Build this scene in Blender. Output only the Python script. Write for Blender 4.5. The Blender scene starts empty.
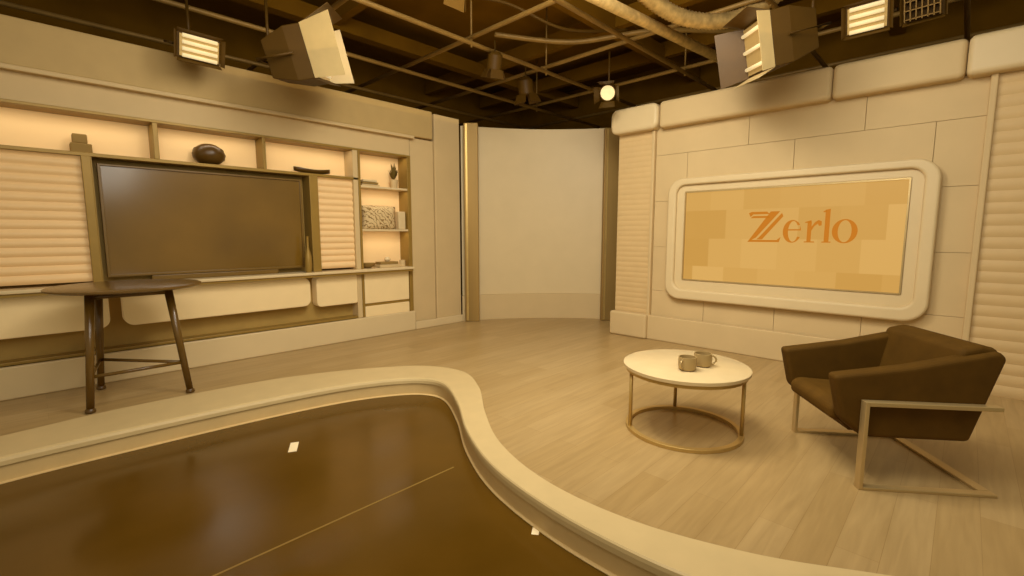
import bpy, bmesh, math, random
from mathutils import Vector, Matrix
from mathutils.geometry import tessellate_polygon
random.seed(4)
sc=bpy.context.scene
try:
    sc.view_settings.view_transform='Standard'; sc.view_settings.look='None'
except Exception: pass

# ------------------------------------------------ helpers
def lin(c): 
    return tuple(((x/255)/12.92 if x/255<=.04045 else ((x/255+.055)/1.055)**2.4) for x in c)
MATS={}
def mat(name,col,rough=.6,metal=0,spec=.3,var=.06,scale=6,bump=0,emit=None,estr=0,stretch=(1,1,1),rvar=0):
    if name in MATS: return MATS[name]
    m=bpy.data.materials.new(name); m.use_nodes=True; nt=m.node_tree; N=nt.nodes; L=nt.links
    b=N["Principled BSDF"]
    b.inputs["Roughness"].default_value=rough; b.inputs["Metallic"].default_value=metal
    b.inputs["Specular IOR Level"].default_value=spec
    tc=N.new("ShaderNodeTexCoord"); mp=N.new("ShaderNodeMapping"); mp.inputs["Scale"].default_value=stretch
    L.new(tc.outputs["Object"],mp.inputs[0])
    nz=N.new("ShaderNodeTexNoise"); nz.inputs["Scale"].default_value=scale; nz.inputs["Detail"].default_value=5
    L.new(mp.outputs[0],nz.inputs["Vector"])
    r=N.new("ShaderNodeValToRGB"); c=lin(col)
    r.color_ramp.elements[0].position=.3; r.color_ramp.elements[1].position=.7
    r.color_ramp.elements[0].color=(*[x*(1-var) for x in c],1); r.color_ramp.elements[1].color=(*[min(1,x*(1+var)) for x in c],1)
    L.new(nz.outputs["Fac"],r.inputs[0]); L.new(r.outputs[0],b.inputs["Base Color"])
    if rvar:
        mr=N.new("ShaderNodeMapRange"); mr.inputs[1].default_value=.3; mr.inputs[2].default_value=.7; mr.inputs[3].default_value=rough-rvar; mr.inputs[4].default_value=rough+rvar
        L.new(nz.outputs["Fac"],mr.inputs[0]); L.new(mr.outputs[0],b.inputs["Roughness"])
    if bump:
        bp=N.new("ShaderNodeBump"); bp.inputs["Strength"].default_value=bump; bp.inputs["Distance"].default_value=.01
        L.new(nz.outputs["Fac"],bp.inputs["Height"]); L.new(bp.outputs[0],b.inputs["Normal"])
    if emit:
        b.inputs["Emission Color"].default_value=(*lin(emit),1); b.inputs["Emission Strength"].default_value=estr
    MATS[name]=m; return m

def empty(name,loc=(0,0,0)):
    e=bpy.data.objects.new(name,None); e.location=loc; e.empty_display_size=.1
    sc.collection.objects.link(e); return e
def link(o,parent=None,local=False):
    sc.collection.objects.link(o)
    if parent:
        o.parent=parent
        if not local: o.matrix_parent_inverse=Matrix.Translation(-Vector(parent.location))
    return o
def mesh(name,verts,faces,m,parent=None,smooth=False,bevel=0,seg=2,local=False,recalc=True):
    me=bpy.data.meshes.new(name); me.from_pydata([tuple(v) for v in verts],[],faces)
    if recalc:
        bm=bmesh.new(); bm.from_mesh(me); bmesh.ops.recalc_face_normals(bm,faces=bm.faces); bm.to_mesh(me); bm.free()
    for p in me.polygons: p.use_smooth=smooth
    me.materials.append(m)
    o=bpy.data.objects.new(name,me); link(o,parent,local)
    if bevel:
        b=o.modifiers.new("b","BEVEL"); b.width=bevel; b.segments=seg; b.limit_method='ANGLE'
        b.angle_limit=math.radians(35)
    return o
def box(name,x0,x1,y0,y1,z0,z1,m,parent=None,bevel=0,seg=2,local=False):
    v=[(x,y,z) for x in (x0,x1) for y in (y0,y1) for z in (z0,z1)]
    f=[(0,1,3,2),(4,6,7,5),(0,4,5,1),(2,3,7,6),(0,2,6,4),(1,5,7,3)]
    return mesh(name,v,f,m,parent,False,bevel,seg,local)
def prism(name,pts,fn,d0,d1,m,parent=None,bevel=0,seg=2,local=False,smooth=False):
    n=len(pts); v=[fn(a,b,d0) for a,b in pts]+[fn(a,b,d1) for a,b in pts]
    f=[tuple(range(n))[::-1],tuple(range(n,2*n))]+[(i,(i+1)%n,n+(i+1)%n,n+i) for i in range(n)]
    return mesh(name,v,f,m,parent,False,bevel,seg,local)
WA=lambda a,b,d:(a,d,b)
WB=lambda a,b,d:(d,a,b)
WZ=lambda a,b,d:(a,b,d)
def rrect(a0,a1,b0,b1,r,n=8):
    P=[]
    for cx,cy,s in ((a1-r,b1-r,0),(a0+r,b1-r,90),(a0+r,b0+r,180),(a1-r,b0+r,270)):
        for i in range(n+1):
            t=math.radians(s+90*i/n); P.append((cx+r*math.cos(t),cy+r*math.sin(t)))
    return P
def ring(name,outer,inner,fn,d0,d1,m,parent=None,bevel=0,seg=3):
    n=len(outer); v=[]
    for P,d in ((outer,d0),(inner,d0),(outer,d1),(inner,d1)): v+=[fn(a,b,d) for a,b in P]
    f=[]
    for i in range(n):
        j=(i+1)%n
        f+=[(i,j,n+j,n+i),(2*n+i,3*n+i,3*n+j,2*n+j),(i,2*n+i,2*n+j,j),(n+i,n+j,3*n+j,3*n+i)]
    return mesh(name,v,f,m,parent,False,bevel,seg)
def tube(name,pts,r,m,parent=None,seg=12,local=False,r2=None,cyclic=False):
    pts=[Vector(p) for p in pts]; v=[];f=[];n=len(pts)
    for i,p in enumerate(pts):
        if cyclic: d=(pts[(i+1)%n]-pts[i-1])
        else: d=(pts[min(i+1,n-1)]-pts[max(i-1,0)])
        d.normalize()
        up=Vector((0,0,1)) if abs(d.z)<.9 else Vector((1,0,0))
        a=d.cross(up).normalized(); b=d.cross(a).normalized()
        rr=r if r2 is None else r+(r2-r)*i/(n-1)
        for k in range(seg):
            t=2*math.pi*k/seg; v.append(p+a*rr*math.cos(t)+b*rr*math.sin(t))
    for i in range(n if cyclic else n-1):
        j=(i+1)%n
        for k in range(seg):
            l=(k+1)%seg; f.append((i*seg+k,i*seg+l,j*seg+l,j*seg+k))
    if not cyclic:
        f.append(tuple(range(seg))); f.append(tuple((n-1)*seg+k for k in range(seg)))
    o=mesh(name,v,f,m,parent,True,0,2,local)
    for p in o.data.polygons:
        if len(p.vertices)>4: p.use_smooth=False
    return o
def lathe(name,prof,c,m,parent=None,seg=48,local=False,smooth=True):
    v=[];f=[];n=len(prof)
    for r,z in prof:
        for k in range(seg):
            t=2*math.pi*k/seg; v.append((c[0]+r*math.cos(t),c[1]+r*math.sin(t),c[2]+z))
    for i in range(n-1):
        for k in range(seg):
            l=(k+1)%seg; f.append((i*seg+k,i*seg+l,(i+1)*seg+l,(i+1)*seg+k))
    f.append(tuple(range(seg))); f.append(tuple((n-1)*seg+k for k in range(seg)))
    o=mesh(name,v,f,m,parent,smooth,0,2,local)
    if smooth:
        e=o.modifiers.new("es","EDGE_SPLIT"); e.split_angle=math.radians(40)
    return o
def wave(name,fn,a0,a1,z0,z1,d,amp,period,m,parent=None):
    v=[];f=[];n=int((z1-z0)/period*8)
    for i in range(n+1):
        z=z0+(z1-z0)*i/n; ph=((z-z0)/period)%1
        dd=d-amp*abs(math.sin(math.pi*ph))
        for a in (a0,a1): v.append(fn(a,z,dd))
    for i in range(n): f.append((2*i,2*i+1,2*i+3,2*i+2))
    k=len(v)
    v+=[fn(a0,z0,d+.05),fn(a1,z0,d+.05),fn(a0,z1,d+.05),fn(a1,z1,d+.05)]
    f+=[(k,k+1,1,0),(k+2,k+3,2*n+1,2*n),(k,k+1,k+3,k+2),
        tuple([2*i for i in range(n+1)]+[k+2,k]),tuple([2*i+1 for i in range(n+1)]+[k+3,k+1])]
    return mesh(name,v,f,m,parent,False)
def spline(P,n=10):
    out=[]
    for i in range(len(P)-1):
        p0=Vector(P[max(i-1,0)]);p1=Vector(P[i]);p2=Vector(P[i+1]);p3=Vector(P[min(i+2,len(P)-1)])
        for k in range(n):
            t=k/n
            out.append(.5*((2*p1)+(p2-p0)*t+(2*p0-5*p1+4*p2-p3)*t*t+(3*p1-p0-3*p2+p3)*t**3))
    out.append(Vector(P[-1])); return out

# ------------------------------------------------ materials
M_wall=mat("painted_set_wall",(200,174,126),.6,spec=.2,var=.03,scale=3)
M_wallw=mat("white_laminate",(210,187,141),.45,spec=.3,var=.02,scale=3)
M_fascia=mat("fascia_paint",(182,154,100),.6,spec=.2,var=.03)
M_gap=mat("panel_gap",(168,138,84),.8)
M_gap2=mat("taupe_paint",(140,112,58),.8)
M_olive=mat("olive_bronze_trim",(148,118,54),.4,metal=.2,var=.05)
M_rec=mat("recess_olive",(162,132,68),.6)
M_lit=mat("backlit_niche",(226,192,138),.6,emit=(226,182,112),estr=.12,var=.03,scale=1.5)
M_slat=mat("louvre_white",(220,186,134),.55,emit=(224,178,112),estr=.11,var=.02)  # slat emission stands in for light coming from behind the louvres
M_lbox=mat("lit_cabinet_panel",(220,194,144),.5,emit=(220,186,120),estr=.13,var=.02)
M_slatB=mat("ribbed_plaster",(204,174,122),.55,var=.03)
M_bronze=mat("brushed_bronze",(150,120,64),.5,metal=.3,var=.12,scale=4,stretch=(1,1,.1))
M_dark=mat("studio_black",(108,75,15),.9,spec=.05,var=.15,scale=2)
M_fix=mat("fixture_black",(74,51,12),.5,spec=.15)
M_pipe=mat("steel_pipe",(132,102,50),.5,metal=.2,var=.15,scale=5)
M_duct=mat("foil_duct",(178,148,92),.4,metal=.4,var=.3,scale=14)
M_tube=mat("fluorescent_tube",(210,190,140),.5,emit=(228,204,152),estr=.72)
M_reflm=mat("reflector",(180,150,92),.3,metal=.3,emit=(196,162,98),estr=.25)
M_flap=mat("flap_black",(84,59,16),.4,metal=.1)
M_flapw=mat("flap_lit",(192,166,112),.5,emit=(206,176,116),estr=.08)  # barn doors lit by the tubes: brightness put into colour and emission
M_tv=mat("tv_glass",(112,82,26),.17,spec=.7,var=.2,scale=1.1)  # base colour raised to stand in for reflections of the set
M_tvb=mat("tv_bezel",(112,84,30),.35,spec=.4)
M_brass=mat("brushed_brass",(190,158,92),.35,metal=.5,var=.08)
M_champ=mat("champagne_metal",(190,164,112),.3,metal=.5,var=.05)
M_marble=mat("white_marble",(212,188,140),.25,spec=.4,var=.05,scale=5)
M_leather=mat("brown_upholstery",(82,56,13),.75,spec=.12,var=.12,scale=9,bump=.15)
M_leath2=mat("brown_seat_cushion",(90,62,16),.75,spec=.12,var=.12,scale=9,bump=.15)
M_dwood=mat("dark_table_wood",(98,70,22),.25,spec=.5,var=.15,scale=4,stretch=(1,6,1))
M_blk=mat("dark_ceramic",(82,56,14),.35,spec=.4)
M_paper=mat("book_paper",(196,170,122),.7)
M_tape=mat("gaffer_tape",(240,220,176),.6,emit=(200,170,110),estr=.1)
M_leaf=mat("leaf_green",(96,76,24),.6)

def wood():
    m=bpy.data.materials.new("oak_plank_floor"); m.use_nodes=True; nt=m.node_tree;N=nt.nodes;L=nt.links
    b=N["Principled BSDF"]; b.inputs["Roughness"].default_value=.3; b.inputs["Specular IOR Level"].default_value=.4
    tc=N.new("ShaderNodeTexCoord")
    mp=N.new("ShaderNodeMapping"); L.new(tc.outputs["Object"],mp.inputs[0])
    br=N.new("ShaderNodeTexBrick"); L.new(mp.outputs[0],br.inputs["Vector"])
    br.inputs["Scale"].default_value=1; br.inputs["Brick Width"].default_value=1.3; br.inputs["Row Height"].default_value=.17
    br.inputs["Mortar Size"].default_value=.0014; br.inputs["Mortar Smooth"].default_value=.4; br.offset=.37
    br.inputs["Color1"].default_value=(*lin((176,148,99)),1); br.inputs["Color2"].default_value=(*lin((166,137,87)),1)
    br.inputs["Mortar"].default_value=(*lin((150,120,72)),1)
    mp2=N.new("ShaderNodeMapping"); mp2.inputs["Scale"].default_value=(1.2,14,1); L.new(tc.outputs["Object"],mp2.inputs[0])
    nz=N.new("ShaderNodeTexNoise"); nz.inputs["Scale"].default_value=1.6; nz.inputs["Detail"].default_value=7; nz.inputs["Distortion"].default_value=.6
    L.new(mp2.outputs[0],nz.inputs["Vector"])
    r=N.new("ShaderNodeValToRGB"); r.color_ramp.elements[0].position=.3;r.color_ramp.elements[1].position=.7
    r.color_ramp.elements[0].color=(.87,.85,.81,1); r.color_ramp.elements[1].color=(1.06,1.06,1.06,1)
    L.new(nz.outputs["Fac"],r.inputs[0])
    mx=N.new("ShaderNodeMix"); mx.data_type='RGBA'; mx.blend_type='MULTIPLY'; mx.inputs[0].default_value=1
    L.new(br.outputs["Color"],mx.inputs[6]); L.new(r.outputs[0],mx.inputs[7]); L.new(mx.outputs[2],b.inputs["Base Color"])
    return m
M_floor=wood()
M_gloss=mat("glossy_dark_floor",(90,62,12),.18,spec=.28,var=.12,scale=1.6,rvar=.05)
M_rim=mat("rim_laminate",(204,179,127),.4,spec=.3,var=.03)
M_riser=mat("riser_laminate",(206,176,120),.4,spec=.3,var=.04)

# ------------------------------------------------ floor
outer=spline([(-4,4.3),(-2.2,4.72),(-1.2,4.88),(-.26,4.99),(.45,5.07),(1.43,5.02),(2.1,4.84),(2.65,4.56),(3.03,4.24),(3.16,3.78),(2.93,3.28),(2.54,2.77),(2.23,2.28),(2.06,1.73),(2.06,1.17),(2.21,.65),(2.44,.22),(2.9,-.5),(3.6,-1.3),(4.4,-2.2)])
inner=spline([(-4,3.85),(-2.2,4.25),(-1.2,4.40),(-.25,4.48),(.5,4.46),(1.3,4.40),(1.95,4.30),(2.4,4.14),(2.70,3.92),(2.76,3.62),(2.52,3.12),(2.20,2.62),(1.97,2.12),(1.86,1.59),(1.84,1.07),(1.90,.62),(2.1,.1),(2.5,-.75),(3.2,-1.6),(4.0,-2.5)])
P=[Vector((p.x,p.y,0)) for p in outer]+[Vector((9.5,-2.2,0)),Vector((9.5,9,0)),Vector((-4,9,0))]
T=tessellate_polygon([P]); T2=[]
for t in T:
    a,b,c=[P[i] for i in t]
    T2.append(tuple(t) if (b-a).cross(c-a).z>0 else tuple(t)[::-1])
mesh("floor",P,T2,M_floor,recalc=False)
n=len(outer); v=[];f=[]
prof=[(0,.0),(0,.018),(.02,.026),(.95,.026),(.985,.018),(1.0,0),(1.0,-.03)]
for i in range(n):
    for t,z in prof:
        p=outer[i].lerp(inner[i],t); v.append((p.x,p.y,z))
k=len(prof)
for i in range(n-1):
    for j in range(k-1): f.append((i*k+j,i*k+j+1,(i+1)*k+j+1,(i+1)*k+j))
rim=mesh("trim_1",v,f,M_rim,None,False,recalc=False)
v=[];f=[]
for i in range(n):
    d=(inner[i]-outer[i]).normalized()
    for off,z in ((-.012,-.03),(-.012,-.14),(.01,-.145),(.01,-.149)):
        p=inner[i]+d*off; v.append((p.x,p.y,z))
for i in range(n-1):
    for j in range(3): f.append((i*4+j,i*4+j+1,(i+1)*4+j+1,(i+1)*4+j))
mesh("trim_2",v,f,M_riser,None,False,recalc=False)
box("studio_floor",-4,9.5,-4,9,-.2,-.15,M_gloss)
box("floor_seam_strip",-3,1.98,2.49,2.502,-.15,-.1485,M_olive)
def tape(x,y,a,l=.10,w=.05):
    P=[]
    for sx,sy in ((-1,-1),(1,-1),(1,1),(-1,1)):
        u=sx*l/2;vv=sy*w/2; P.append((x+u*math.cos(a)-vv*math.sin(a),y+u*math.sin(a)+vv*math.cos(a)))
    prism("tape_mark",P,WZ,-.15,-.148,M_tape)
tape(1.31,3.64,1.1,.17,.06); tape(1.84,1.60,.6,.06,.04)

# ------------------------------------------------ wall_back (Y=6.2)
wb=empty("wall_back",(2,6.5,1.6))
box("backing",-4,5.15,6.52,6.62,0,3.36,M_rec,wb)
box("upper_face",-4,4.15,6.2,6.52,2.68,2.99,M_wall,wb)
box("fascia",-4,4.55,6.14,6.52,2.97,3.39,M_fascia,wb,.015)
box("fascia_lip",-4,4.2,6.12,6.2,2.93,2.975,M_wall,wb,.01)
box("end_panel_1",4.165,4.60,6.21,6.52,0,2.96,M_wall,wb,.006)
box("end_panel_2",4.61,5.12,6.18,6.52,0,3.38,M_wall,wb,.01)
box("baseboard_back",-4,4.16,6.14,6.19,0,.30,M_wallw,None,.012)
box("baseboard_side",4.165,5.12,6.14,6.178,0,.12,M_wallw,None,.008)

mu=empty("media_shelving_unit",(1.5,6.4,1.3))
o_=M_olive
def fr(nm,x0,x1,z0,z1,y0=6.19,y1=6.52,m=o_): return box(nm,x0,x1,y0,y1,z0,z1,m,mu,.004)
fr("rail_top",-4,4.16,2.655,2.685)
fr("rail_mid",-4,3.30,2.25,2.285)
fr("post_1",1.0,1.045,2.285,2.655); fr("post_2",2.065,2.10,2.285,2.655)
fr("post_3",3.22,3.29,.3,2.655,m=M_wall); fr("post_4",4.10,4.16,0,2.655)
fr("post_5",3.295,3.33,.3,2.655)
box("niche_back_1",-4,1.0,6.44,6.5,2.285,2.655,M_lit,mu); box("niche_back_2",1.045,2.065,6.44,6.5,2.285,2.655,M_lit,mu)
box("niche_back_3",2.10,3.22,6.44,6.5,2.285,2.655,M_lit,mu); box("niche_back_4",3.33,4.10,6.44,6.5,1.0,2.655,M_lit,mu)
fr("shelf_1",3.33,4.10,2.155,2.185,6.2,6.44,M_wallw); fr("shelf_2",3.33,4.10,1.54,1.57,6.2,6.44,M_wallw)
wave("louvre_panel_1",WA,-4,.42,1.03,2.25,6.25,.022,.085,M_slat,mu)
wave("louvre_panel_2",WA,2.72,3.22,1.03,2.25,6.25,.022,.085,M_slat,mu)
fr("tv_jamb_1",.42,.49,1.0,2.25,6.17); fr("tv_jamb_2",2.60,2.71,1.0,2.25,6.17)
box("tv_recess_back",.49,2.60,6.40,6.5,1.0,2.25,M_rec,mu)
box("tv_recess_side",.49,.50,6.2,6.4,1.0,2.25,M_olive,mu)
box("counter_top",-4,4.11,6.07,6.50,.965,1.0,M_wallw,mu,.008)
box("counter_edge",-4,4.10,6.09,6.2,.935,.965,M_olive,mu)
box("lower_back",-4,3.3,6.36,6.5,.3,.935,M_rec,mu)
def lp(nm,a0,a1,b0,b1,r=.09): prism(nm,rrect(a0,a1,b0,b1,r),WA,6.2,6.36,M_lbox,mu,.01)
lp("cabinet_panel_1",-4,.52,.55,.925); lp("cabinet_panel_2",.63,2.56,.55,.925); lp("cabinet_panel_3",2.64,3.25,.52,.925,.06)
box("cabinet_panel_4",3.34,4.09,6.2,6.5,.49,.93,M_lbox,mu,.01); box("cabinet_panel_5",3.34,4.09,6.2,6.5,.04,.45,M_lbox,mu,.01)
fr("lower_band",-4,3.3,.30,.33,6.2); fr("col_band",3.33,4.1,.45,.49,6.22)

tv=empty("television",(1.55,6.3,1.6))
ring("bezel",[(.54,1.06),(2.54,1.06),(2.54,2.20),(.54,2.20)],[(.565,1.085),(2.515,1.085),(2.515,2.18),(.565,2.18)],WA,6.27,6.33,M_tvb,tv,.004)
box("screen",.56,2.52,6.29,6.31,1.08,2.185,M_tv,tv)
box("bracket",1.2,1.9,6.31,6.40,1.4,1.9,M_fix,tv)
box("soundbar_base",.9,2.2,6.28,6.34,1.0,1.06,M_tvb,tv,.01)

# decor
lathe("round_vase",[(.03,0),(.10,.02),(.155,.07),(.165,.12),(.145,.18),(.08,.225),(.05,.235),(.04,.22)],(1.53,6.33,2.285),M_blk)
kb=empty("stacked_cube_ornament",(.44,6.33,2.285))
box("cube_1",.36,.52,6.27,6.39,2.285,2.38,M_gap2,kb,.01); box("cube_2",.38,.49,6.28,6.38,2.38,2.47,M_gap2,kb,.01)
v=[];f=[]
for i in range(17):
    s=-1+2*i/16; w=.085*math.sqrt(max(0,1-s*s))+.006; zt=.045+.035*s*s; 
    for q in (-1,-.6,0,.6,1): v.append((2.70+s*.24,6.30+w*q,2.286+(zt if abs(q)==1 else (.012 if abs(q)==.6 else 0)+.03*s*s)))
for i in range(16):
    for j in range(4): f.append((i*5+j,i*5+j+1,(i+1)*5+j+1,(i+1)*5+j))
d=mesh("wooden_dish",v,f,M_blk,None,True); s_=d.modifiers.new("s","SOLIDIFY"); s_.thickness=.012
pl=empty("potted_plant",(3.95,6.33,2.185))
lathe("pot",[(.045,0),(.06,.1),(.065,.13),(.05,.13)],(3.95,6.33,2.185),M_paper,pl,24)
v=[];f=[]
for i in range(26):
    a=random.uniform(0,6.28); r=random.uniform(.04,.11); h=random.uniform(.16,.32); c=Vector((3.95,6.33,2.30)); t=c+Vector((r*math.cos(a),r*math.sin(a)*.8,h-.05)); s=Vector((-math.sin(a),math.cos(a),0))*.022; mdd=c.lerp(t,.6)
    k=len(v); v+=[c,mdd+s,t,mdd-s]; f.append((k,k+1,k+2,k+3))
mesh("leaves",v,f,M_leaf,pl,recalc=False)
bk=empty("book_stack",(3.5,6.33,2.185))
for i in range(3): box("book_%d"%i,3.38+.01*i,3.66-.02*i,6.25,6.42,2.186+.032*i,2.214+.032*i,[M_paper,M_gap2,M_wallw][i],bk,.003)
v=[];f=[];n=12
for i in range(n+1):
    for j in range(n+1):
        a=-1+2*i/n;b=-1+2*j/n
        t=.07*(1-a**4)**.6*(1-b**4)**.6 if abs(a)<1 and abs(b)<1 else 0
        v.append((3.66+a*.27*(1-.06*(1-abs(b))),6.31-t,1.735+b*.165))
for i in range(n):
    for j in range(n): f.append((i*(n+1)+j,(i+1)*(n+1)+j,(i+1)*(n+1)+j+1,i*(n+1)+j+1))
def stripem(name,c1,c2,sc_):
    m=bpy.data.materials.new(name); m.use_nodes=True; N=m.node_tree.nodes;L=m.node_tree.links;b=N["Principled BSDF"]; b.inputs["Roughness"].default_value=.9
    tc=N.new("ShaderNodeTexCoord"); w=N.new("ShaderNodeTexWave"); w.inputs["Scale"].default_value=sc_; w.bands_direction='DIAGONAL'; w.inputs["Distortion"].default_value=8; w.inputs["Detail Scale"].default_value=2; L.new(tc.outputs["Object"],w.inputs[0])
    r=N.new("ShaderNodeValToRGB"); r.color_ramp.interpolation='CONSTANT'; r.color_ramp.elements[1].position=.16
    r.color_ramp.elements[0].color=(*lin(c1),1); r.color_ramp.elements[1].color=(*lin(c2),1); L.new(w.outputs[0],r.inputs[0]); L.new(r.outputs[0],b.inputs[0]); return m
cu=mesh("throw_cushion",v,f,stripem("script_print_fabric",(132,102,52),(206,180,130),9),None,True); cu.modifiers.new("s","SOLIDIFY").thickness=.02
box("storage_box",3.96,4.08,6.24,6.40,1.571,1.84,M_wallw,None,.01)
lathe("small_bowl",[(.04,0),(.09,.03),(.11,.075),(.10,.075),(.07,.03)],(3.46,6.31,1.001),M_gap2,None,32)
st=empty("ornament_books",(3.75,6.3,1.0))
box("book_1",3.60,3.95,6.2,6.4,1.001,1.045,M_paper,st,.004); box("book_2",3.62,3.92,6.22,6.38,1.046,1.085,M_gap2,st,.004)
lathe("knob",[(.03,0),(.05,.03),(.03,.07)],(3.78,6.3,1.086),M_wallw,st,24)
lathe("candle_jar",[(.045,0),(.045,.10),(.035,.10)],(4.03,6.28,1.001),M_paper,None,24)
lathe("slim_vase",[(.035,0),(.045,.08),(.04,.22),(.015,.32),(.015,.46),(.02,.47)],(2.52,6.13,1.001),M_olive,None,24)

# ------------------------------------------------ corner backdrop
bd=empty("wall_corner",(6.3,5.3,1.6))
def arc(off,a0=0.,a1=1.,n=24):
    A=Vector((5.20,6.24));B=Vector((7.22,4.32)); d=(B-A); nr=Vector((-d.y,d.x)).normalized()
    if nr.dot(Vector((1,1)))<0: nr=-nr
    P=[]
    for i in range(n+1):
        t=a0+(a1-a0)*i/n; P.append(A+d*t+nr*(math.sin(math.pi*t)*.22-off))
    return P
def arcwall(nm,off,th,z0,z1,m,a0=0,a1=1):
    F=arc(off,a0,a1);K=arc(off-th,a0,a1); n=len(F);v=[];f=[]
    for P in (F,K):
        for z in (z0,z1): v+=[(p.x,p.y,z) for p in P]
    for i in range(n-1):
        f+=[(i,i+1,n+i+1,n+i),(2*n+i,2*n+i+1,3*n+i+1,3*n+i),(n+i,n+i+1,3*n+i+1,3*n+i),(i,i+1,2*n+i+1,2*n+i)]
    f+=[(0,n,3*n,2*n),(n-1,2*n-1,4*n-1,3*n-1)]
    o=mesh(nm,v,f,m,bd); 
    for p in o.data.polygons: p.use_smooth=abs(p.normal.z)<.5
    e=o.modifiers.new("e","EDGE_SPLIT"); e.split_angle=.6
arcwall("curved_panel",.0,.06,.40,3.30,M_wallw); arcwall("base_band",.05,.1,0,.44,M_wall)
def jamb(nm,x,y,w,d,z1):
    a=math.radians(-44)
    R=lambda L:[(x+u*math.cos(a)-q*math.sin(a),y+u*math.sin(a)+q*math.cos(a)) for u,q in L]
    prism(nm+"_shaft",R(((-w/2,-d/2),(w/2,-d/2),(w/2,d/2),(-w/2,d/2))),WZ,0,z1,M_bronze,bd,.01)
    prism(nm+"_edge",R(((-w/2+.03,-d/2-.012),(-w/2+.06,-d/2-.012),(-w/2+.06,-d/2),(-w/2+.03,-d/2))),WZ,0.02,z1-.02,M_brass,bd)
jamb("bronze_column_a",5.27,6.06,.24,.12,3.32); jamb("bronze_column_b",6.98,4.42,.26,.12,3.26)

# ------------------------------------------------ wall_right (X=6.2)
wr=empty("wall_right",(6.3,1.5,1.5))
box("slab",6.215,6.4,-3,3.78,0,3.0,M_gap,wr)
rows=[(.30,.70,[3.2,2.45,1.6,.75,-.05]),(.703,1.32,[3.2,2.9,1.2,-.05]),(1.323,1.95,[3.2,2.2,.6,-.05]),(1.953,2.575,[3.2,2.75,1.5,.3,-.05]),(2.578,2.96,[3.2,2.0,.86,-.05])]
for i,(z0,z1,ys) in enumerate(rows):
    for j in range(len(ys)-1): box("panel_%d_%d"%(i,j),6.19,6.23,ys[j+1]+.002,ys[j]-.002,z0,z1,M_wall,wr,.002)
wave("ribbed_column",WB,3.24,3.78,.34,2.92,6.17,.004,.075,M_slatB,wr)
box("column_edge",6.13,6.2,3.20,3.245,.3,2.92,M_wall,wr,.01)
wave("ribbed_panel",WB,-2.2,-.09,-.0,2.98,6.17,.009,.105,M_slatB,wr)
box("panel_post",6.12,6.2,-.09,-.04,0,2.98,M_wall,wr,.01)
bb=empty("baseboard_right",(6.1,1.9,0))
prism("plinth",rrect(-.09,3.25,0,.345,.02,3),WB,6.10,6.17,M_wall,bb,.012)
prism("plinth_end",rrect(3.20,3.80,0,.355,.03,3),WB,6.04,6.17,M_wall,bb,.03,4)
hd=empty("trim_3",(6.15,1.5,3.1))
for i,(y0,y1,dx) in enumerate(((3.12,3.85,.0),(1.16,3.115,.03),(.13,1.155,.03),(-2.4,.125,.0))):
    prism("header_%d"%i,rrect(y0,y1,2.92,3.27,.1 if i==0 else .05,6),WB,6.02+dx,6.4,M_wallw if i in(0,3) else M_wall,hd,.05,5)
ws=empty("wall_display",(6.15,1.58,1.42))
ring("outer_frame",rrect(.22,2.96,.62,2.23,.2,10),rrect(.34,2.84,.76,2.14,.12,10),WB,6.08,6.2,M_wallw,ws,.03,4)
ring("inner_frame",rrect(.33,2.85,.75,2.15,.12,10),rrect(.44,2.735,.885,2.055,.012,10),WB,6.13,6.2,M_wallw,ws,.01,2)
ring("bezel",rrect(.44,2.735,.885,2.055,.012,10),rrect(.455,2.72,.90,2.04,.01,10),WB,6.12,6.19,M_champ,ws)
def screenmat():
    m=bpy.data.materials.new("display_image"); m.use_nodes=True; N=m.node_tree.nodes;L=m.node_tree.links;b=N["Principled BSDF"]
    b.inputs["Roughness"].default_value=.35; b.inputs["Base Color"].default_value=(.05,.03,.01,1); b.inputs["Specular IOR Level"].default_value=.15
    tc=N.new("ShaderNodeTexCoord"); sx=N.new("ShaderNodeSeparateXYZ"); cx=N.new("ShaderNodeCombineXYZ"); L.new(tc.outputs["Object"],sx.inputs[0]); L.new(sx.outputs[1],cx.inputs[0]); L.new(sx.outputs[2],cx.inputs[1])
    br=N.new("ShaderNodeTexBrick"); L.new(cx.outputs[0],br.inputs["Vector"]); br.inputs["Scale"].default_value=1; br.inputs["Brick Width"].default_value=.40; br.inputs["Row Height"].default_value=.36; br.inputs["Mortar Size"].default_value=0; br.offset=.5
    br.inputs["Color1"].default_value=(*lin((224,175,96)),1); br.inputs["Color2"].default_value=(*lin((205,153,72)),1)
    L.new(br.outputs["Color"],b.inputs["Emission Color"]); b.inputs["Emission Strength"].default_value=.88; return m
box("display_panel",6.14,6.18,.45,2.725,.895,2.045,screenmat(),ws)
M_logo=mat("logo_orange",(60,34,6),.6,spec=.1,var=.02,emit=(206,124,30),estr=.85)
LG=lambda a,b,d:(d,1.93-a,1.405+b)
def glyph(nm,P): prism("logo_"+nm,P,LG,6.136,6.14,M_logo,ws)
glyph("z1",[(0,.345),(.03,.36),(.20,.36),(.23,.33),(.05,.33),(.02,.30)])
glyph("z2",[(.02,.285),(.05,.31),(.215,.31),(.24,.285)])
glyph("z3",[(.24,.36),(.34,.36),(.09,.05),(.0,.0)])
glyph("z4",[(.36,.34),(.375,.30),(.16,.03),(.10,.03),(.13,.06)])
glyph("z5",[(.0,.0),(.02,.025),(.32,.025),(.36,.06),(.345,.0)])
def ell(cx,cy,rx,ry,n=28,a0=0,a1=360): return [(cx+rx*math.cos(math.radians(a0+(a1-a0)*i/n)),cy+ry*math.sin(math.radians(a0+(a1-a0)*i/n))) for i in range(n+(0 if a1-a0==360 else 1))]
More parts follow.
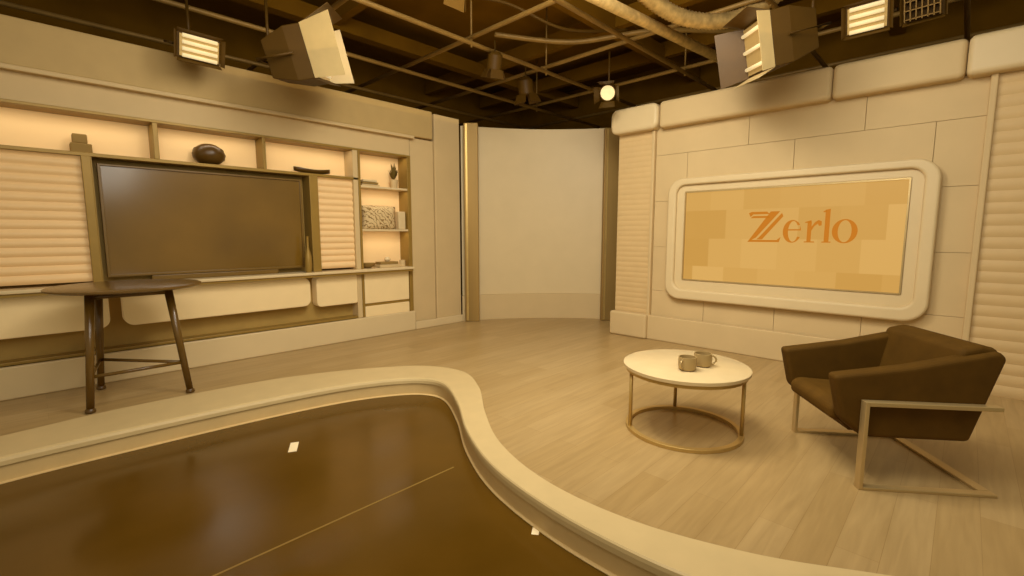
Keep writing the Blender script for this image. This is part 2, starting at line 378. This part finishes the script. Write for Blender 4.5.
def glyphring(nm,O,I,closed):
    n=len(O);v=[];f=[]
    for P,d in ((O,6.136),(I,6.136),(O,6.14),(I,6.14)): v+=[LG(a,b,d) for a,b in P]
    for i in range(n if closed else n-1):
        j=(i+1)%n; f+=[(i,j,n+j,n+i),(2*n+i,2*n+j,3*n+j,3*n+i),(i,j,2*n+j,2*n+i),(n+i,n+j,3*n+j,3*n+i)]
    mesh("logo_"+nm,v,f,M_logo,ws)
glyphring("o",ell(.975,.125,.115,.13),ell(.975,.125,.062,.118),True)
glyphring("e",ell(.475,.125,.095,.13,28,35,330),ell(.485,.125,.052,.118,28,35,330),False)
glyph("e2",[(.43,.135),(.43,.15),(.55,.15),(.553,.19),(.565,.135)])
glyph("r1",[(.625,.01),(.665,.01),(.665,.235),(.625,.235)]); glyph("r2",[(.60,0),(.70,0),(.70,.012),(.60,.012)]); glyph("r3",[(.60,.23),(.66,.25),(.66,.22),(.60,.22)])
glyph("r4",[(.66,.17),(.70,.23),(.73,.25),(.76,.235),(.76,.19),(.735,.185),(.725,.21),(.69,.18),(.665,.13)])
glyph("l1",[(.79,.01),(.835,.01),(.835,.37),(.79,.36)]); glyph("l2",[(.77,0),(.855,0),(.855,.012),(.77,.012)]); glyph("l3",[(.77,.345),(.80,.36),(.80,.335),(.77,.333)])

# ------------------------------------------------ studio shell
box("wall_studio_back",-4,9.6,8.9,9,-.15,5,M_dark); box("wall_studio_right",9.5,9.6,-4,9,-.15,5,M_dark)
box("ceiling",-4,9.6,-4,9,4.95,5.05,M_dark)

# ------------------------------------------------ ceiling grid
cg=empty("lighting_grid",(4,3,4))
for i,y in enumerate((.2,1.7,3.3,4.8,6.3,7.6)): tube("pipe_x_%d"%i,[(-3,y,3.95),(9.4,y,3.95)],.028,M_pipe,cg)
for i,x in enumerate((2.6,4.2,5.7,7.2,8.6)): tube("pipe_y_%d"%i,[(x,-3,4.02),(x,8.8,4.02)],.028,M_pipe,cg)
for i,y in enumerate((1.0,4.1,7.0)): box("beam_%d"%i,-3,9.4,y-.09,y+.09,4.5,4.72,M_dark,cg)
for i,x in enumerate((3.4,6.4,8.0)): box("joist_%d"%i,x-.06,x+.06,-3,8.8,4.55,4.8,M_dark,cg)
for i,(x,y) in enumerate([(2.6,3.3),(4.2,4.8),(5.7,1.7),(5.7,4.8),(7.2,3.3),(7.2,6.3),(4.2,1.7)]): tube("hanger_%d"%i,[(x,y,3.9),(x,y,4.95)],.012,M_pipe,cg,8)
tube("truss_pipe",[(3.2,2.95,3.84),(6.9,2.55,3.84)],.06,M_duct,cg,16)
P=spline([(4.2,2.75,4.15),(4.75,2.62,3.98),(5.15,2.45,3.86),(5.5,2.2,3.84),(5.75,1.95,3.92),(5.95,1.6,4.15)],20)
dt=tube("flexible_duct",P,.085,M_duct,cg,20)
for i,vv in enumerate(dt.data.vertices):
    k=i//20; c=P[k]
    if k%2: vv.co=Vector(c)+(vv.co-Vector(c))*.84
P=spline([(5.0,5.2,4.4),(5.8,4.4,4.3),(6.4,3.4,4.35),(7.4,2.6,4.4)],14); tube("conduit_hose",P,.035,M_pipe,cg,10)
P=spline([(3.2,4.6,4.1),(4.2,4.3,4.3),(5.0,3.9,4.1),(6.0,3.6,4.3)],14); tube("power_cable",P,.018,M_fix,cg,8)

def fixture(name,loc,dirn,w=.55,h=.4,flap=.22,tubes=4,hang=3.93,open_=.55,glow=True,depth=.24,flaps=(1,1,1,1),roll=0,fm=None):
    """flaps: relative length of +x,-x,+y,-y doors"""
    fm=fm or (M_flap,)*4
    e=empty(name,loc); d=Vector(dirn).normalized(); R=d.to_track_quat('-Z','Y').to_matrix()@Matrix.Rotation(math.radians(roll),3,'Z')
    e.rotation_euler=R.to_euler()
    hw,hh=w/2,h/2; dm=depth*.4
    v=[(-hw,-hh,0),(hw,-hh,0),(hw,hh,0),(-hw,hh,0),(-hw,-hh,dm),(hw,-hh,dm),(hw,hh,dm),(-hw,hh,dm),(-hw*.8,-hh*.7,depth),(hw*.8,-hh*.7,depth),(hw*.8,hh*.7,depth),(-hw*.8,hh*.7,depth)]
    f=[(0,1,5,4),(1,2,6,5),(2,3,7,6),(3,0,4,7),(4,5,9,8),(5,6,10,9),(6,7,11,10),(7,4,8,11),(8,9,10,11),(0,3,2,1)]
    mesh("housing",v,f,M_fix,e,bevel=.008,local=True)
    box("reflector",-hw+.02,hw-.02,-hh+.02,hh-.02,-.012,-.002,M_reflm if glow else M_fix,e,local=True)
    if glow:
        for i in range(tubes):
            y=-hh+h*(i+.5)/tubes; tube("tube_%d"%i,[(-hw+.04,y,-.03),(hw-.04,y,-.03)],.018,M_tube,e,10,True)
    else:
        for i in range(7):
            x=-hw+w*(i+.5)/7; box("crate_%d"%i,x-.004,x+.004,-hh+.02,hh-.02,-.07,-.012,M_pipe,e,local=True)
        for i in range(5):
            y=-hh+h*(i+.5)/5; box("crateh_%d"%i,-hw+.02,hw-.02,y-.004,y+.004,-.07,-.012,M_pipe,e,local=True)
    for i,(sx,sy) in enumerate(((1,0),(-1,0),(0,1),(0,-1))):
        k=flap*open_*flaps[i]; c=flap*math.sqrt(1-open_**2)*flaps[i]
        if not flaps[i]: continue
        if sx: q=[(sx*hw,-hh,0),(sx*hw,hh,0),(sx*(hw+k),hh+k*.3,-c),(sx*(hw+k),-hh-k*.3,-c)]
        else: q=[(-hw,sy*hh,0),(hw,sy*hh,0),(hw+k*.3,sy*(hh+k),-c),(-hw-k*.3,sy*(hh+k),-c)]
        o=mesh("barn_door_%d"%i,q,[(0,1,2,3)],fm[i],e,local=True); o.modifiers.new("s","SOLIDIFY").thickness=.006
    tube("yoke",[(-hw-.03,0,dm*.8),(-hw-.03,0,depth+.06),(hw+.03,0,depth+.06),(hw+.03,0,dm*.8)],.012,M_fix,e,8,True)
    inv=R.inverted(); a=Vector((0,0,depth+.06)); 
    top=a+inv@Vector((0,0,max(.05,hang-(Vector(loc)+R@a).z)))
    tube("hanging_rod",[a,top],.015,M_fix,e,8,True)
    return e
fixture("fluorescent_softlight",(1.36,5.70,3.35),(.05,-1,-.30),.38,.24,.05,4)
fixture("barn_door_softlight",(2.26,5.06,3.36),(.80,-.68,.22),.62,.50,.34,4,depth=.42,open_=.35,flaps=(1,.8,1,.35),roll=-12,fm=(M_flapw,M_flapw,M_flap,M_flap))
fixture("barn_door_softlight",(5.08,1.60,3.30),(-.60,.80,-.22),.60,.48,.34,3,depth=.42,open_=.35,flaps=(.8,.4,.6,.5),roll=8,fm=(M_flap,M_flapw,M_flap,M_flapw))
fixture("fluorescent_softlight",(5.66,.84,3.52),(-1,.0,-.4),.34,.26,.04,4,depth=.18)
fixture("egg_crate_softlight",(5.64,.44,3.56),(-1,.1,-.4),.28,.36,.03,4,glow=False,depth=.18)

def can(name,loc,aim,r=.09,l=.2,glow=True):
    e=empty(name,loc); d=(Vector(aim)-Vector(loc)).normalized(); e.rotation_euler=d.to_track_quat('-Z','Y').to_euler()
    lathe("barrel",[(r*.6,l),(r,l*.8),(r,0),(r*.9,0),(r*.9,.03)],(0,0,0),M_fix,e,24,True)
    lathe("lens",[(r*.88,.01),(r*.88,.02)],(0,0,0),M_tube if glow else M_fix,e,24,True)
    for i,(sx,sy) in enumerate(((1,0),(-1,0),(0,1),(0,-1))):
        q=[(sx*r-sy*r*.8,sy*r+sx*r*.8,0),(sx*r+sy*r*.8,sy*r-sx*r*.8,0),(sx*r*1.5+sy*r,sy*r*1.5-sx*r,-r*1.1),(sx*r*1.5-sy*r,sy*r*1.5+sx*r,-r*1.1)]
        o=mesh("barn_door_%d"%i,q,[(0,1,2,3)],M_fix,e,local=True); o.modifiers.new("s","SOLIDIFY").thickness=.004
    inv=e.rotation_euler.to_matrix().inverted()
    tube("hanging_rod",[Vector((0,0,l*.6)),Vector((0,0,l*.6))+inv@Vector((0,0,3.95-loc[2]))],.012,M_fix,e,8,True)
can("spot_lamp",(5.7,3.7,3.42),(2.0,2.0,1.5),.11)
can("spot_lamp",(4.6,4.8,3.72),(4.9,5.6,1),.10,.22,False)
can("spot_lamp",(5.7,5.2,3.70),(6.2,5.2,1),.12,.25,False)
can("spot_lamp",(2.9,3.6,3.78),(2.9,6.2,1),.12,.25,False)

# ------------------------------------------------ bar table
bt=empty("bar_table",(.55,5.5,0)); C=Vector((.60,5.45))
lathe("table_top",[(.10,0),(.53,0),(.56,.012),(.56,.026),(.545,.034),(.1,.034)],(C.x,C.y,1.01),M_dwood,bt,72)
feet=[(.25,5.19),(.38,5.93),(.96,5.20)]
C=Vector((.56,5.48)); tops=[]
for i,(x,y) in enumerate(feet):
    d=Vector((x,y))-C; t=C+d*.76; tops.append(t)
    tube("leg_%d"%i,[(t.x,t.y,1.01),(x,y,0.02)],.034,M_dwood,bt,12,r2=.027)
    lathe("foot_%d"%i,[(.028,0),(.038,.01),(.036,.03),(.026,.04)],(x,y,0),M_blk,bt,16)
def atz(i,z):
    a=Vector((*tops[i],1.01));b=Vector((*feet[i],0)); return b.lerp(a,z/1.01)
for i,j in ((0,1),(1,2),(0,2)): tube("stretcher_%d%d"%(i,j),[atz(i,.30),atz(j,.30)],.015,M_dwood,bt)
for i,j in ((0,1),(1,2),(0,2)): tube("apron_%d%d"%(i,j),[atz(i,.97),atz(j,.97)],.02,M_dwood,bt)

# ------------------------------------------------ coffee table
ct=empty("coffee_table",(3.42,1.47,0)); c=(3.42,1.47)
lathe("marble_top",[(.1,0),(.435,0),(.455,.006),(.458,.03),(.448,.036),(.1,.036)],(c[0],c[1],.480),M_marble,ct,96)
ring("top_band",ell(*c,.437,.437,72),ell(*c,.417,.417,72),WZ,.456,.482,M_brass,ct,.002)
ring("base_ring",ell(*c,.43,.43,72),ell(*c,.39,.39,72),WZ,0,.028,M_brass,ct,.003)
for i,a in enumerate((135,-73,33)):
    a=math.radians(a); x=c[0]+.41*math.cos(a);y=c[1]+.41*math.sin(a)
    tube("leg_%d"%i,[(x,y,.02),(x,y,.466)],.014,M_brass,ct,12)
def mug(x,y,a,nm="coffee_mug",k=1.25,Z=.5165):
    e=empty(nm,(x,y,Z))
    lathe("cup",[(.036*k,0),(.048*k,.008),(.052*k,.04*k),(.05*k,.078*k),(.045*k,.078*k),(.045*k,.02)],(x,y,Z),mat("mug_glaze",(168,142,92),.35,metal=.15),e,32)
    P=[(x+k*(.045+.03*math.sin(t))*math.cos(a),y+k*(.045+.03*math.sin(t))*math.sin(a),Z+k*(.04-.026*math.cos(t))) for t in [math.pi*i/8 for i in range(9)]]
    tube("handle",P,.007,M_champ,e,8)
mug(3.27,1.39,3.0); mug(3.45,1.35,-1.0)

# ------------------------------------------------ armchair
ac=empty("armchair",(3.86,.35,0)); O=Vector((3.32,.35)); Fd=Vector((-.6,.8)); Ld=Vector((.8,.6)); W=.80
def CH(t,z,s): p=O-Fd*t+Ld*s; return (p.x,p.y,z)
side=[(-.16,.67),(.25,.735),(.70,.84),(.74,.80),(.59,.30),(.02,.30),(-.10,.40)]
def cprism(nm,pts,s0,s1,m,bev=.025): return prism(nm,pts,CH,s0,s1,m,ac,bev,4)
cprism("arm_near",side,.025,.125,M_leather); cprism("arm_far",side,W-.125,W-.025,M_leather)
cprism("back",[(.53,.84),(.63,.865),(.71,.85),(.735,.80),(.57,.31),(.42,.31)],.06,W-.06,M_leather,.03)
cprism("seat_base",[(-.02,.31),(-.07,.37),(.5,.35),(.5,.31)],.10,W-.10,M_leather,.01)
cprism("seat_cushion",[(-.11,.36),(-.12,.44),(-.07,.475),(.50,.44),(.50,.35)],.125,W-.125,M_leath2,.03)
def bar(nm,t0,t1,z0,z1,s0,s1): prism(nm,[(t0,z0),(t1,z0),(t1,z1),(t0,z1)],CH,s0,s1,M_champ,ac,.003)
for nm,s0,s1 in (("near",-.03,.022),("far",W-.022,W+.03)):
    bar("front_post_"+nm,-.010,.012,0,.535,s0,s1); bar("arm_rail_"+nm,.012,.70,.51,.535,s0,s1); bar("floor_rail_"+nm,.012,.72,0,.018,s0,s1)
bar("rear_floor_bar",.66,.72,0,.018,.022,W-.022)

# ------------------------------------------------ lights
def area(name,loc,aim,size,power,col=(1,.93,.79),sy=None):
    l=bpy.data.lights.new(name,'AREA'); l.size=size; l.energy=power; l.color=col; o=bpy.data.objects.new(name,l); o.location=loc
    if sy: l.shape='RECTANGLE'; l.size_y=sy
    o.rotation_euler=(Vector(aim)-Vector(loc)).to_track_quat('-Z','Y').to_euler(); sc.collection.objects.link(o)
area("key_light_back",(.4,1.4,3.6),(2.2,6.2,1.3),2.8,102)
area("key_light_right",(2.0,.3,3.8),(6.2,1.2,1.3),2.2,82)
area("key_light_corner",(2.4,2.2,4.0),(6.0,5.0,1.2),1.5,95)
area("top_light",(2.6,2.6,4.2),(3.0,2.8,0),1.5,66)
area("ceiling_fill_light",(4.5,4.0,3.3),(4.5,4.0,5),6,36,(1,.72,.28))  # added fill to lift the dark ceiling; no such lamp hangs there
for i,(x,z,w_) in enumerate(((.3,2.645,1.3),(1.55,2.645,.9),(2.66,2.645,1.0),(3.715,2.645,.7),(3.715,2.148,.7),(3.715,1.533,.7))):
    area("led_strip_light_%d"%i,(x,6.24,z),(x,6.30,z-.3),w_,1.3*w_,(1,.82,.58),sy=.015)
def spot(name,loc,aim,power,ang,col=(1,.93,.79),blend=.6,r=.1):
    l=bpy.data.lights.new(name,'SPOT'); l.energy=power; l.color=col; l.spot_size=math.radians(ang); l.spot_blend=blend; l.shadow_soft_size=r
    o=bpy.data.objects.new(name,l); o.location=loc; o.rotation_euler=(Vector(aim)-Vector(loc)).to_track_quat('-Z','Y').to_euler(); sc.collection.objects.link(o)
spot("spot_floor",(2.2,3.2,4.3),(4.6,1.3,0),115,62)
w=bpy.data.worlds.new("studio"); sc.world=w; w.use_nodes=True; bg=w.node_tree.nodes["Background"]; bg.inputs[0].default_value=(1,.83,.50,1); bg.inputs[1].default_value=.42

# ------------------------------------------------ camera
a=math.radians(44.1); p=math.atan(54/467)
F=Vector((math.cos(p)*math.cos(a),math.cos(p)*math.sin(a),-math.sin(p)))
cd=bpy.data.cameras.new("camera"); cd.sensor_width=36; cd.lens=467/1024*36; cd.clip_start=.05
co=bpy.data.objects.new("camera",cd); co.location=(0,0,1.5); co.rotation_euler=F.to_track_quat('-Z','Y').to_euler(); sc.collection.objects.link(co); sc.camera=co
